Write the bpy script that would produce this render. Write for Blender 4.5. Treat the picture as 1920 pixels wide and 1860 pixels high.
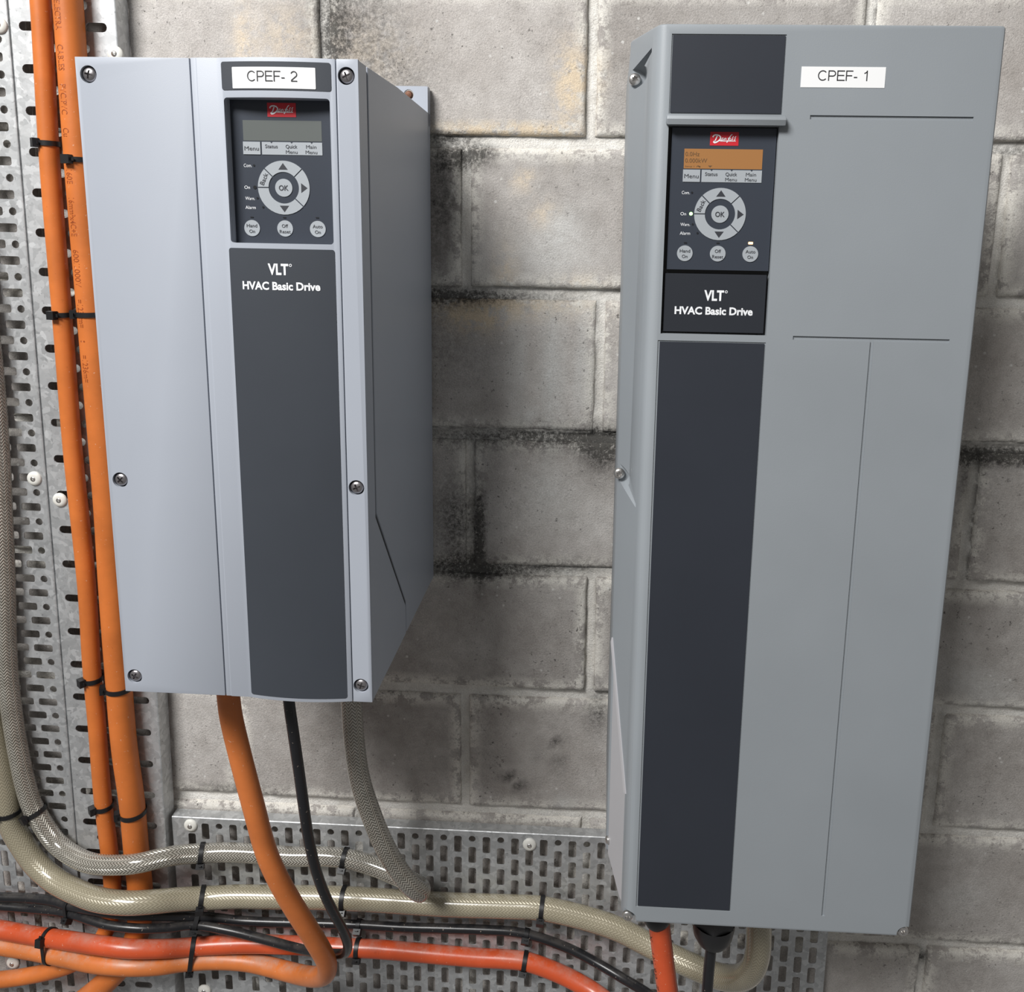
import bpy, bmesh, math, random
from mathutils import Vector, Matrix, noise
from mathutils.geometry import delaunay_2d_cdt

# ------------------------------------------------------------------ clear
for o in list(bpy.data.objects):
    bpy.data.objects.remove(o)
scene = bpy.context.scene
C = scene.collection
random.seed(7)

# ------------------------------------------------------------------ camera (metres; wall face is y = 0)
FPX, CX, CY = 1553.99, 1047.04, 728.07
CAM = Vector((0.4421, -1.0083, 0.4335))
_rx, _ry, _rz = -0.1797, 0.0162, -0.0452
_f = Vector((math.sin(_rz)*math.cos(_rx), math.cos(_rx)*math.cos(_rz), math.sin(_rx)))
_r = Vector((math.cos(_rz), -math.sin(_rz), 0))
_u = _r.cross(_f)
RIGHT = _r*math.cos(_ry) + _u*math.sin(_ry)
UP = -_r*math.sin(_ry) + _u*math.cos(_ry)
FWD = _f
cd = bpy.data.cameras.new('camera')
cam = bpy.data.objects.new('camera', cd); C.objects.link(cam)
m = Matrix.Identity(4)
for i in range(3):
    m[i][0] = RIGHT[i]; m[i][1] = UP[i]; m[i][2] = -FWD[i]; m[i][3] = CAM[i]
cam.matrix_world = m
cd.sensor_fit = 'HORIZONTAL'; cd.sensor_width = 36
cd.lens = FPX/1920*36
cd.shift_x = (960-CX)/1920; cd.shift_y = (CY-930)/1920
cd.clip_start = 0.02
scene.camera = cam

# ------------------------------------------------------------------ world, lamp, exposure
w = bpy.data.worlds.new('room_ambient'); scene.world = w; w.use_nodes = True
bg = w.node_tree.nodes['Background']
bg.inputs[0].default_value = (1.0, 0.985, 0.965, 1); bg.inputs[1].default_value = 0.175
ld = bpy.data.lights.new('ceiling_lamp', 'AREA')
ld.shape = 'RECTANGLE'; ld.size = 1.3; ld.size_y = 0.75; ld.energy = 142; ld.color = (1.0, 0.995, 0.985)
lamp = bpy.data.objects.new('ceiling_lamp', ld); C.objects.link(lamp)
lamp.location = (-0.88, -2.1, 2.3)
lamp.rotation_euler = (Vector((0.35, 0, 0.0)) - lamp.location).to_track_quat('-Z', 'Y').to_euler()
vs = scene.view_settings
vs.view_transform = 'Standard'; vs.look = 'None'; vs.gamma = 1; vs.use_curve_mapping = False
vs.exposure = 0.0

# ------------------------------------------------------------------ helpers
def at(px, py, y):
    d = RIGHT*((px-CX)/FPX) - UP*((py-CY)/FPX) + FWD
    return CAM + d*((y-CAM.y)/d.y)
def proj(P):
    q = P-CAM; z = q.dot(FWD)
    return CX+FPX*q.dot(RIGHT)/z, CY-FPX*q.dot(UP)/z

def tag(o, label=None, cat=None, group=None, kind=None):
    if label: o['label'] = label
    if cat: o['category'] = cat
    if group: o['group'] = group
    if kind: o['kind'] = kind
    return o
def empty(name, loc=(0, 0, 0), rot=(0, 0, 0)):
    o = bpy.data.objects.new(name, None); C.objects.link(o)
    o.location = loc; o.rotation_euler = rot; o.empty_display_size = .02
    return o
def link(name, me, parent=None, loc=(0, 0, 0), rot=(0, 0, 0)):
    o = bpy.data.objects.new(name, me); C.objects.link(o)
    o.parent = parent; o.location = loc; o.rotation_euler = rot
    return o
def mesh(name, v, f, mat, smooth=False):
    me = bpy.data.meshes.new(name); me.from_pydata([tuple(a) for a in v], [], f)
    me.materials.append(mat)
    if smooth: me.shade_smooth()
    me.update(); return me
def bm_mesh(name, bm, mat, smooth=False):
    me = bpy.data.meshes.new(name); bm.to_mesh(me); bm.free(); me.materials.append(mat)
    if smooth: me.shade_smooth()
    return me
def autosmooth(me, ang=35):
    me.shade_smooth()
    bm = bmesh.new(); bm.from_mesh(me)
    for e in bm.edges:
        if len(e.link_faces) != 2 or e.calc_face_angle(0) > math.radians(ang): e.smooth = False
    bm.to_mesh(me); bm.free(); return me
def fix(bm):
    bmesh.ops.recalc_face_normals(bm, faces=bm.faces); return bm
def bevel(bm, w, seg=2, ang=30):
    es = [e for e in bm.edges if len(e.link_faces) == 2 and e.calc_face_angle(0) > math.radians(ang)]
    bmesh.ops.bevel(bm, geom=es, offset=w, offset_type='OFFSET', segments=seg, profile=.5, affect='EDGES', clamp_overlap=True)
def box_bm(x0, x1, y0, y1, z0, z1, bv=0, seg=2, bm=None):
    b = bmesh.new()
    vs_ = [b.verts.new(p) for p in [(x0,y0,z0),(x1,y0,z0),(x1,y1,z0),(x0,y1,z0),(x0,y0,z1),(x1,y0,z1),(x1,y1,z1),(x0,y1,z1)]]
    for q in [(0,3,2,1),(4,5,6,7),(0,1,5,4),(1,2,6,5),(2,3,7,6),(3,0,4,7)]: b.faces.new([vs_[i] for i in q])
    if bv: bevel(b, bv, seg)
    if bm is None: return b
    t = bpy.data.meshes.new('t'); b.to_mesh(t); b.free(); bm.from_mesh(t); bpy.data.meshes.remove(t); return bm
def box(name, x0, x1, y0, y1, z0, z1, mat, parent=None, bv=0.0004):
    me = bm_mesh(name, box_bm(x0, x1, y0, y1, z0, z1, bv), mat)
    return link(name, autosmooth(me) if bv else me, parent)
def prism_bm(poly, axis, a, b, bm=None):
    """poly: 2D points; axis 'x': (y,z) extruded along x; 'y': (x,z); 'z': (x,y)"""
    bb = bm or bmesh.new()
    def P(q, t):
        return {'x': (t, q[0], q[1]), 'y': (q[0], t, q[1]), 'z': (q[0], q[1], t)}[axis]
    v0 = [bb.verts.new(P(q, a)) for q in poly]; v1 = [bb.verts.new(P(q, b)) for q in poly]
    n = len(poly); fs = [bb.faces.new(v0), bb.faces.new(v1[::-1])]
    for i in range(n): fs.append(bb.faces.new([v0[(i+1) % n], v0[i], v1[i], v1[(i+1) % n]]))
    bmesh.ops.recalc_face_normals(bb, faces=fs)
    return bb
def circ(cx, cy, r, n=24, a0=0):
    return [(cx+r*math.cos(a0+2*math.pi*i/n), cy+r*math.sin(a0+2*math.pi*i/n)) for i in range(n)]
def rrect(x0, x1, z0, z1, r, n=5):
    o = []
    for cx, cz, a in ((x1-r, z1-r, 0), (x0+r, z1-r, 90), (x0+r, z0+r, 180), (x1-r, z0+r, 270)):
        for i in range(n+1):
            t = math.radians(a+90*i/n); o.append((cx+r*math.cos(t), cz+r*math.sin(t)))
    return o
def boolcut(me, cutter_bm):
    """subtract a cutter from a mesh; returns a new mesh"""
    fix(cutter_bm)
    cm = bpy.data.meshes.new('cut'); cutter_bm.to_mesh(cm); cutter_bm.free()
    a = bpy.data.objects.new('a', me); b = bpy.data.objects.new('b', cm)
    C.objects.link(a); C.objects.link(b)
    md = a.modifiers.new('b', 'BOOLEAN'); md.operation = 'DIFFERENCE'; md.object = b; md.solver = 'EXACT'
    md.use_self = True
    dg = bpy.context.evaluated_depsgraph_get()
    out = bpy.data.meshes.new_from_object(a.evaluated_get(dg))
    bpy.data.objects.remove(a); bpy.data.objects.remove(b); bpy.data.meshes.remove(cm)
    return out
def lathe(prof, n=32):
    """prof: (r, h) pairs; axis along -y (h grows toward the viewer)"""
    v, f = [], []
    for r, h in prof:
        for i in range(n):
            t = 2*math.pi*i/n; v.append((r*math.cos(t), -h, r*math.sin(t)))
    for j in range(len(prof)-1):
        for i in range(n):
            k = (i+1) % n; f.append((j*n+i, j*n+k, (j+1)*n+k, (j+1)*n+i))
    f.append(tuple(range((len(prof)-1)*n, len(prof)*n))[::1]); f.append(tuple(range(n))[::-1])
    bm = bmesh.new(); vs_ = [bm.verts.new(p) for p in v]
    for q in f: bm.faces.new([vs_[i] for i in q])
    return fix(bm)

# ------------------------------------------------------------------ materials
def mat(name, col, rough=.5, metal=0., spec=.5, coat=0., emit=None, es=0.):
    mt = bpy.data.materials.new(name); mt.use_nodes = True
    b = mt.node_tree.nodes['Principled BSDF']
    b.inputs['Base Color'].default_value = (*col, 1); b.inputs['Roughness'].default_value = rough
    b.inputs['Metallic'].default_value = metal; b.inputs['Specular IOR Level'].default_value = spec
    b.inputs['Coat Weight'].default_value = coat; b.inputs['Coat Roughness'].default_value = .12
    if emit: b.inputs['Emission Color'].default_value = (*emit, 1); b.inputs['Emission Strength'].default_value = es
    return mt
class NT:
    def __init__(s, mt):
        s.t = mt.node_tree; s.b = s.t.nodes['Principled BSDF']
    def n(s, ty, **k):
        q = s.t.nodes.new(ty)
        for a, v in k.items():
            if a.startswith('i_'):
                q.inputs[a[2:].replace('_', ' ')].default_value = v
            else: setattr(q, a, v)
        return q
    def l(s, a, b): s.t.links.new(a, b)
    def noise(s, co, scale, detail=4, rough=.55, dist=0):
        q = s.n('ShaderNodeTexNoise'); q.inputs['Scale'].default_value = scale; q.inputs['Detail'].default_value = detail
        q.inputs['Roughness'].default_value = rough; q.inputs['Distortion'].default_value = dist
        if co: s.l(co, q.inputs['Vector'])
        return q.outputs['Fac']
    def ramp(s, fac, *st):
        q = s.n('ShaderNodeValToRGB'); e = q.color_ramp.elements
        e[0].position, e[0].color = st[0][0], (*st[0][1], 1); e[1].position, e[1].color = st[-1][0], (*st[-1][1], 1)
        for p, c in st[1:-1]: x = e.new(p); x.color = (*c, 1)
        s.l(fac, q.inputs['Fac']); return q.outputs['Color']
    def rng(s, v, a, b, c=0., d=1.):
        q = s.n('ShaderNodeMapRange'); q.inputs['From Min'].default_value = a; q.inputs['From Max'].default_value = b
        q.inputs['To Min'].default_value = c; q.inputs['To Max'].default_value = d; s.l(v, q.inputs['Value']); return q.outputs['Result']
    def math(s, op, a, b=None):
        q = s.n('ShaderNodeMath', operation=op)
        for i, x in enumerate((a, b)):
            if x is None: continue
            if isinstance(x, (int, float)): q.inputs[i].default_value = x
            else: s.l(x, q.inputs[i])
        return q.outputs[0]
    def mix(s, fac, a, b, bt='MIX'):
        q = s.n('ShaderNodeMix', data_type='RGBA', blend_type=bt)
        for sock, x in ((q.inputs[0], fac), (q.inputs[6], a), (q.inputs[7], b)):
            if isinstance(x, (int, float)): sock.default_value = x
            elif isinstance(x, tuple): sock.default_value = (*x, 1)
            else: s.l(x, sock)
        return q.outputs[2]
    def bump(s, h, strength=.5, dist=.001, nrm=None):
        q = s.n('ShaderNodeBump'); q.inputs['Strength'].default_value = strength; q.inputs['Distance'].default_value = dist
        s.l(h, q.inputs['Height'])
        if nrm: s.l(nrm, q.inputs['Normal'])
        return q.outputs['Normal']
    def attr(s, name):
        return s.n('ShaderNodeAttribute', attribute_name=name).outputs['Fac']
    def pos(s): return s.n('ShaderNodeNewGeometry').outputs['Position']
    def obj(s): return s.n('ShaderNodeTexCoord').outputs['Object']
    def uv(s): return s.n('ShaderNodeTexCoord').outputs['UV']

def brick_mat(mortar=False):
    mt = mat('mortar' if mortar else 'calcium_brick', (.5, .5, .5), .92, spec=.25); t = NT(mt)
    co = t.pos()
    big = t.noise(co, 7, 5, .6); mid = t.noise(co, 45, 6, .65); fine = t.noise(co, 420, 3, .6)
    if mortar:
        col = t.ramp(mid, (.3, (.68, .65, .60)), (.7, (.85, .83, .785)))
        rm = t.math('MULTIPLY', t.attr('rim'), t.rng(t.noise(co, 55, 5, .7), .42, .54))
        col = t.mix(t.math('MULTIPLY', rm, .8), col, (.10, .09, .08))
    else:
        c1 = t.ramp(big, (.3, (.39, .36, .335)), (.7, (.56, .535, .51)))
        c2 = t.ramp(mid, (.25, (.80, .79, .78)), (.75, (1.12, 1.12, 1.12)))
        col = t.mix(1., c1, c2, 'MULTIPLY')
        rnd = t.n('ShaderNodeObjectInfo').outputs['Random']
        rv = t.rng(rnd, 0, 1, .88, 1.10)
        cc = t.n('ShaderNodeCombineColor'); [t.l(rv, cc.inputs[i]) for i in range(3)]
        col = t.mix(1., col, cc.outputs[0], 'MULTIPLY')
        # mortar smears near the arrises
        sm = t.math('MULTIPLY', t.attr('edge'), t.rng(t.noise(co, 34, 7, .8), .455, .515))
        col = t.mix(t.math('MINIMUM', sm, .9), col, (.74, .71, .65))
        # cream patches and pale specks
        cr = t.math('MULTIPLY', t.attr('cream'), t.rng(t.noise(co, 60, 5, .7), .38, .55))
        col = t.mix(cr, col, (.70, .58, .43))
        vo = t.n('ShaderNodeTexVoronoi'); vo.inputs['Scale'].default_value = 70; t.l(co, vo.inputs['Vector'])
        sp = t.math('MULTIPLY', t.rng(vo.outputs['Distance'], .16, .07), t.rng(t.noise(co, 18, 2), .52, .62))
        col = t.mix(t.math('MULTIPLY', sp, .7), col, (.72, .71, .68))
        lm = t.math('MULTIPLY', t.attr('lime'), t.rng(t.noise(co, 90, 5, .7), .25, .65, .35, 1.))
        col = t.mix(lm, col, (.60, .60, .58))
        pit = t.math('MULTIPLY', t.rng(t.noise(co, 170, 3, .7), .62, .68), t.rng(t.noise(co, 11, 3), .42, .58))
        col = t.mix(t.math('MULTIPLY', pit, .75), col, (.07, .065, .06))
    dn = t.rng(t.noise(co, 190, 7, .85), .34, .60)
    d = t.math('MINIMUM', t.math('MULTIPLY', t.attr('dirt'), t.math('ADD', t.math('MULTIPLY', dn, .85), .12)), .9)
    col = t.mix(d, col, (.035, .033, .030))
    t.l(col, t.b.inputs['Base Color'])
    gr = t.noise(co, 750, 3, .7)
    col = t.mix(1., col, t.ramp(gr, (.32, (.80, .80, .80)), (.68, (1.16, 1.16, 1.16))), 'MULTIPLY')
    t.l(col, t.b.inputs['Base Color'])
    h = t.math('ADD', t.math('ADD', t.math('MULTIPLY', mid, .7), fine), t.math('MULTIPLY', gr, .5))
    t.l(t.bump(h, .6 if not mortar else .9, .0014), t.b.inputs['Normal'])
    return mt
M_BRICK, M_MORTAR = brick_mat(), brick_mat(True)

def galv_mat():
    mt = mat('galvanised_steel', (.5, .5, .5), .42, .68, .5); t = NT(mt); co = t.pos()
    ds = t.n('ShaderNodeVectorMath', operation='ADD'); t.l(co, ds.inputs[0])
    nz = t.n('ShaderNodeTexNoise'); nz.inputs['Scale'].default_value = 60; nz.inputs['Detail'].default_value = 3; t.l(co, nz.inputs['Vector'])
    sc = t.n('ShaderNodeVectorMath', operation='SCALE'); sc.inputs['Scale'].default_value = .022; t.l(nz.outputs['Color'], sc.inputs[0]); t.l(sc.outputs[0], ds.inputs[1])
    vo = t.n('ShaderNodeTexVoronoi'); vo.inputs['Scale'].default_value = 150; t.l(ds.outputs[0], vo.inputs['Vector'])
    sep = t.n('ShaderNodeSeparateColor'); t.l(vo.outputs['Color'], sep.inputs[0])
    col = t.ramp(sep.outputs[0], (0., (.46, .47, .475)), (.5, (.53, .54, .545)), (1., (.64, .65, .655)))
    st = t.rng(t.noise(co, 16, 5, .7), .56, .72)
    col = t.mix(t.math('MULTIPLY', st, .45), col, (.60, .60, .585))
    du = t.rng(t.noise(co, 240, 2, .6), .66, .74)
    col = t.mix(t.math('MULTIPLY', du, .4), col, (.12, .12, .12))
    t.l(col, t.b.inputs['Base Color'])
    t.l(t.rng(sep.outputs[1], 0, 1, .46, .64), t.b.inputs['Roughness'])
    t.l(t.bump(t.noise(co, 90, 4), .15, .001), t.b.inputs['Normal'])
    return mt
M_GALV = galv_mat()

def paint_mat(name, col, rough, grain, var=.04):
    mt = mat(name, col, rough, 0, .4); t = NT(mt); co = t.obj()
    b = t.noise(co, 9, 3)
    c = t.ramp(b, (.3, tuple(x*(1-var) for x in col)), (.7, tuple(x*(1+var) for x in col)))
    t.l(c, t.b.inputs['Base Color'])
    t.l(t.bump(t.noise(co, grain, 2, .5), .10, .0004), t.b.inputs['Normal'])
    return mt
M_LEFT = paint_mat('pale_blue_grey_paint', (.385, .412, .465), .42, 1500, .015)
M_RIGHT = paint_mat('mid_grey_moulding', (.27, .292, .312), .50, 900, .03)
M_STRIP = paint_mat('slate_inlay', (.043, .049, .060), .55, 1800, .05)
M_STRIP_R = paint_mat('navy_slate_inlay', (.027, .031, .041), .5, 1800, .05)
M_PLATE = paint_mat('black_slate_plastic', (.024, .027, .034), .42, 1600, .03)
M_LCP = paint_mat('slate_membrane', (.040, .047, .062), .38, 1600, .03)
M_BLACK = mat('black_plastic', (.012, .012, .013), .38)
M_TIE = mat('black_nylon', (.010, .010, .011), .42)
M_KEY = paint_mat('light_grey_key', (.37, .395, .42), .45, 1500, .03)
M_WHITE = mat('white_label', (.86, .86, .86), .45)
M_PRINT = mat('print_white', (.85, .86, .88), .5)
M_INK = mat('print_dark', (.035, .037, .045), .5)
M_TINK = mat('tape_ink', (.02, .02, .022), .5)
M_RED = mat('badge_red', (.56, .018, .030), .45)
M_LCD = mat('lcd_glass_off', (.125, .135, .130), .25)
M_LCDON = mat('lcd_backlit', (.26, .125, .045), .35, emit=(1., .42, .12), es=.11)
M_LCDINK = mat('lcd_segments', (.13, .07, .03), .5)
M_LEDG = mat('led_green', (.4, 1., .3), .3, emit=(.45, 1., .28), es=3.2)
M_LEDO = mat('led_amber', (1., .6, .25), .3, emit=(1., .58, .22), es=3.2)
M_LEDX = mat('led_off', (.018, .019, .022), .3)
M_STEEL = mat('zinc_screw', (.62, .60, .58), .28, .9)
M_STEEL_D = mat('zinc_screw_dark', (.40, .38, .39), .32, .9)
M_ENTRY = paint_mat('pale_lilac_moulding', (.42, .415, .43), .5, 900, .02)
M_DARK = mat('seam_gap_shade', (.02, .02, .022), .6)  # shade of the left drive's seam gap, put into the colour
M_NYLON = mat('white_nylon', (.72, .71, .66), .45)

def cable_mat(name, col, rough, dust):
    mt = mat(name, col, rough, 0, .45); t = NT(mt); co = t.pos()
    c = t.ramp(t.noise(co, 22, 4), (.3, tuple(x*.86 for x in col)), (.7, tuple(min(1, x*1.10) for x in col)))
    if dust:
        # settled dust lies on surfaces that face up
        nz = t.n('ShaderNodeSeparateXYZ'); t.l(t.n('ShaderNodeNewGeometry').outputs['Normal'], nz.inputs[0])
        up = t.rng(nz.outputs['Z'], .35, .95)
        dn = t.rng(t.noise(co, 30, 6, .75), .42, .62)
        c = t.mix(t.math('MULTIPLY', t.math('MULTIPLY', up, dn), dust), c, (.42, .37, .32))
    sp = t.rng(t.noise(co, 300, 2, .5), .70, .75)
    c = t.mix(t.math('MULTIPLY', sp, .35), c, (.75, .62, .50))
    dk = t.rng(t.noise(co, 130, 3, .7), .68, .76)
    c = t.mix(t.math('MULTIPLY', dk, .35), c, tuple(x*.25 for x in col))
    t.l(c, t.b.inputs['Base Color'])
    t.l(t.bump(t.noise(co, 160, 3), .06, .001), t.b.inputs['Normal'])
    return mt
M_ORANGE = cable_mat('orange_sheath', (.60, .165, .034), .45, .18)
M_ORANGE2 = cable_mat('orange_sheath_light', (.62, .180, .046), .40, .6)
M_REDOR = cable_mat('red_orange_sheath', (.58, .088, .028), .30, .35)
M_BLKC = cable_mat('black_sheath', (.014, .014, .016), .30, .10)
M_EMBOSS = mat('sheath_print', (.33, .07, .012), .5)
M_PRINTB = mat('sheath_print_black', (.05, .02, .01), .5)

def braid_mat(name, bright, dark, fu, nv, metal, bmp=.8, tint=(1., 1., 1.)):
    mt = mat(name, bright, .34, metal, .6, coat=.8); t = NT(mt)
    sx = t.n('ShaderNodeSeparateXYZ'); t.l(t.uv(), sx.inputs[0])
    u, v = sx.outputs['X'], sx.outputs['Y']
    tri = t.math('ABSOLUTE', t.math('SUBTRACT', t.math('MULTIPLY', t.math('FRACT', t.math('MULTIPLY', v, nv)), 2.), 1.))
    s = t.math('ADD', t.math('MULTIPLY', u, fu), t.math('MULTIPLY', tri, 1.15))
    fr = t.math('FRACT', s)
    ridge = t.math('SUBTRACT', 1., t.math('ABSOLUTE', t.math('SUBTRACT', t.math('MULTIPLY', fr, 2.), 1.)))
    k = t.rng(ridge, .22, .62)
    k = t.math('MULTIPLY', k, t.rng(t.noise(t.pos(), 55, 4), .25, .65, .55, 1.))
    t.l(t.mix(k, dark, bright), t.b.inputs['Base Color'])
    t.l(t.bump(ridge, bmp, .0012), t.b.inputs['Normal'])
    t.b.inputs['Coat Roughness'].default_value = .13; t.b.inputs['Coat Weight'].default_value = 1.
    t.b.inputs['Coat Tint'].default_value = (*tint, 1)
    return mt
M_BRAID = braid_mat('steel_braid_clear_jacket', (.61, .58, .51), (.16, .145, .115), 230, 10, .35)
M_BRAID2 = braid_mat('yellowed_braid_clear_jacket', (.40, .37, .29), (.27, .245, .185), 210, 12, .1, .3, (1., .97, .90))

# ------------------------------------------------------------------ the wall: mortar bed and single bricks
ZS = [1.0728, .8962, .7196, .5437, .366, .189, .009, -.163, -.340, -.515, -.690, -.866, -1.042]     # bed joint centres
PITCH = .3132
ANCH = [.4467, .28, .4292, .2818, .4467, .286, .443, .278, .443, .2868, .443, .2868]          # one perpend per course
def perp(ci):
    a = ANCH[ci]; xs = []
    k0 = math.floor((-.95-a)/PITCH)
    for k in range(k0, k0+10):
        x = a+k*PITCH
        if ci == 3 and k == 2: x = .910
        if ci == 5 and k == 2: x = .9105
        if ci == 7 and k == 2: x = .9016
        if ci == 9 and k == 2: x = .9133
        xs.append(x)
    return [x for x in xs]
# marks on the masonry: x, z, radius x, radius z, strength
DIRT = [(.155, .68, .055, .06, .85), (.125, .63, .015, .08, .9), (.275, .525, .03, .014, 1.2), (.30, .53, .02, .012, 1.), (.262, .548, .03, .006, 1.),
        (.33, .362, .12, .009, .8), (.27, .360, .05, .012, .7), (.30, .186, .14, .012, .85), (.41, .187, .08, .013, .85), (.455, .165, .03, .03, .8),
        (.268, .075, .03, .055, 1.0), (.298, .05, .006, .06, 1.6), (.28, .012, .05, .016, 1.2), (.34, .005, .08, .008, .8), (.40, .016, .06, .008, .8),
        (.455, -.185, .012, .03, 1.), (.353, -.302, .009, .006, 1.6), (.335, -.287, .007, .005, 1.5), (.405, -.262, .006, .009, 1.5), (.402, -.232, .006, .006, 1.4),
        (.378, -.252, .005, .006, 1.4), (.90, .180, .05, .010, 1.0), (.965, .178, .06, .012, 1.4), (.90, .15, .008, .03, .8), (.94, .540, .10, .006, .9),
        (.855, -.24, .006, .07, .9), (.884, -.27, .006, .06, .7), (.913, -.54, .006, .010, 1.5), (.26, .48, .02, .05, .6), (.245, .43, .016, .12, .45), (.27, .30, .05, .05, .35),
        (.20, .62, .05, .03, .5), (-.05, -.327, .06, .004, .8), (.27, -.145, .02, .005, .8), (.45, .178, .02, .02, 1.)]
CREAM = [(.30, .553, .07, .010, 1.), (.37, .553, .05, .008, 1.), (.415, .615, .022, .03, 1.), (.40, .60, .012, .05, .6), (.33, .350, .09, .012, 1.), (.30, .34, .03, .02, .9),
         (.02, .64, .010, .05, .9), (.07, .66, .03, .03, .5), (.16, .64, .05, .04, .4), (.35, .50, .01, .01, .9), (.375, .46, .012, .012, .8), (.28, .34, .03, .02, .6), (.42, .38, .03, .01, .5), (.33, .39, .012, .03, .6)]
LIME = [(.345, .28, .010, .07, .8), (.388, .27, .014, .085, 1.), (.425, .28, .008, .07, .7), (.36, .215, .01, .012, .9), (.385, .415, .05, .03, .5), (.40, .45, .02, .02, .6), (.93, -.115, .04, .02, .5),
        (.96, -.14, .04, .018, .5), (.38, .125, .03, .03, .5), (.413, -.325, .013, .012, .9), (.95, -.44, .03, .02, .4), (.98, .25, .02, .02, .7), (.40, .09, .05, .03, .3)]
def blob(lst, x, z):
    s = 0.
    for bx, bz, rx, rz, k in lst:
        d = ((x-bx)/rx)**2 + ((z-bz)/rz)**2
        if d < 4: s += k*math.exp(-d*.9)
    return s
def set_attr(me, name, vals):
    a = me.attributes.new(name, 'FLOAT', 'POINT'); a.data.foreach_set('value', vals)

HJ, HP = .0082, .0066   # half widths of bed joints and perpends
X0, X1, Z0, Z1 = -.90, 1.70, -.98, .98
step = .0048
nx, nz = int((X1-X0)/step), int((Z1-Z0)/step)
PERP = [perp(i) for i in range(len(ZS)-1)]
vv, ff, RIM = [], [], []
for j in range(nz+1):
    z = Z0+(Z1-Z0)*j/nz
    ci = max(i for i in range(len(ZS)) if ZS[i] >= z) if z <= ZS[0] else 0
    ci = min(ci, len(PERP)-1)
    dz = min(abs(z-ZS[ci]), abs(z-ZS[ci+1]))
    for i in range(nx+1):
        x = X0+(X1-X0)*i/nx
        dx = min(abs(x-a) for a in PERP[ci]) if dz > HJ*.6 else 1.
        t = min(1., dz/HJ, dx/HP)
        y = .0006 + .0072*(1-t*t) if t < 1 else .007
        if .80 < t < 1: y += .0016*max(0., noise.noise((x*38, z*38, 7.7))+.25)
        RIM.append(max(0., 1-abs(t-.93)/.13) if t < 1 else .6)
        y += .0016*noise.noise((x*60, z*60, 1.3)) + .0009*noise.noise((x*190, z*190, 4.1))
        vv.append((x, y, z))
for j in range(nz):
    for i in range(nx):
        a = j*(nx+1)+i; ff.append((a, a+1, a+nx+2, a+nx+1))
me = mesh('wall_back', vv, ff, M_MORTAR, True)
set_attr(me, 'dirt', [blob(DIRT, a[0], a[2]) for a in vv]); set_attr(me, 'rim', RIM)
wall = tag(link('wall_back', me), 'brick wall of large grey calcium silicate bricks with concave mortar joints', kind='structure')
# core of the wall behind the joints
link('wall_core', bm_mesh('wall_core', box_bm(X0, X1, .02, .11, Z0, Z1), M_MORTAR), wall)

def brick(ci, xa, xb):
    z1, z0 = ZS[ci]-HJ*.85, ZS[ci+1]+HJ*.85
    xa += HP*.85; xb -= HP*.85
    nu, nv = 30, 17
    us = [0, .006, .022]+[.022+.956*k/(nu-6) for k in range(1, nu-6)]+[.978, .994, 1]
    ws = [0, .011, .04]+[.04+.92*k/(nv-6) for k in range(1, nv-6)]+[.96, .989, 1]
    off = -.0008+.0018*random.random()-.0006
    tilt = (random.random()-.5)*.006
    V, F, D, E_, CR, L = [], [], [], [], [], []
    for j, wz in enumerate(ws):
        for i, ux in enumerate(us):
            x = xa+(xb-xa)*ux; z = z0+(z1-z0)*wz
            rg = .0016
            ex = min(ux, 1-ux)*(xb-xa); ez = min(wz, 1-wz)*(z1-z0); e = min(ex, ez)
            y = off + tilt*(ux-.5) + .0007*noise.noise((x*30, z*30, 9.)) + .0004*noise.noise((x*110, z*110, 3.))
            if e < .012:
                q = 1-e/.012
                jx, jz = noise.noise((x*70, z*70, 5.5)), noise.noise((x*70, z*70, 8.5))
                x += (1 if ux < .5 else -1)*rg*max(0, jx+.15)*q*(1 if ex < .012 else 0)
                z += (1 if wz < .5 else -1)*rg*max(0, jz+.15)*q*(1 if ez < .012 else 0)
            if e < 1e-5: y += .0042
            elif e < .0026: y += .0006
            V.append((x, y, z)); D.append(blob(DIRT, x, z)); CR.append(blob(CREAM, x, z)); L.append(blob(LIME, x, z))
            E_.append(min(1., max(0, 1.3-e/.013)))
    n = len(us)
    for j in range(len(ws)-1):
        for i in range(n-1):
            a = j*n+i; F.append((a, a+1, a+n+1, a+n))
    ring = [i for i in range(n)]+[j*n+n-1 for j in range(1, len(ws))]+[(len(ws)-1)*n+i for i in range(n-2, -1, -1)]+[j*n for j in range(len(ws)-2, 0, -1)]
    b0 = len(V)
    for r in ring:
        V.append((V[r][0], .025, V[r][2])); D.append(D[r]); CR.append(0); L.append(0); E_.append(1)
    for k in range(len(ring)):
        k2 = (k+1) % len(ring); F.append((ring[k2], ring[k], b0+k, b0+k2))
    me = mesh('brick', V, F, M_BRICK, True)
    for nm, vals in (('dirt', D), ('edge', E_), ('cream', CR), ('lime', L)): set_attr(me, nm, vals)
    link('brick', me, wall)
for ci in range(1, len(ZS)-1):
    xs = PERP[ci]
    for a, b in zip(xs, xs[1:]):
        if a > -.92 and b < 1.72: brick(ci, a, b)

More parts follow.
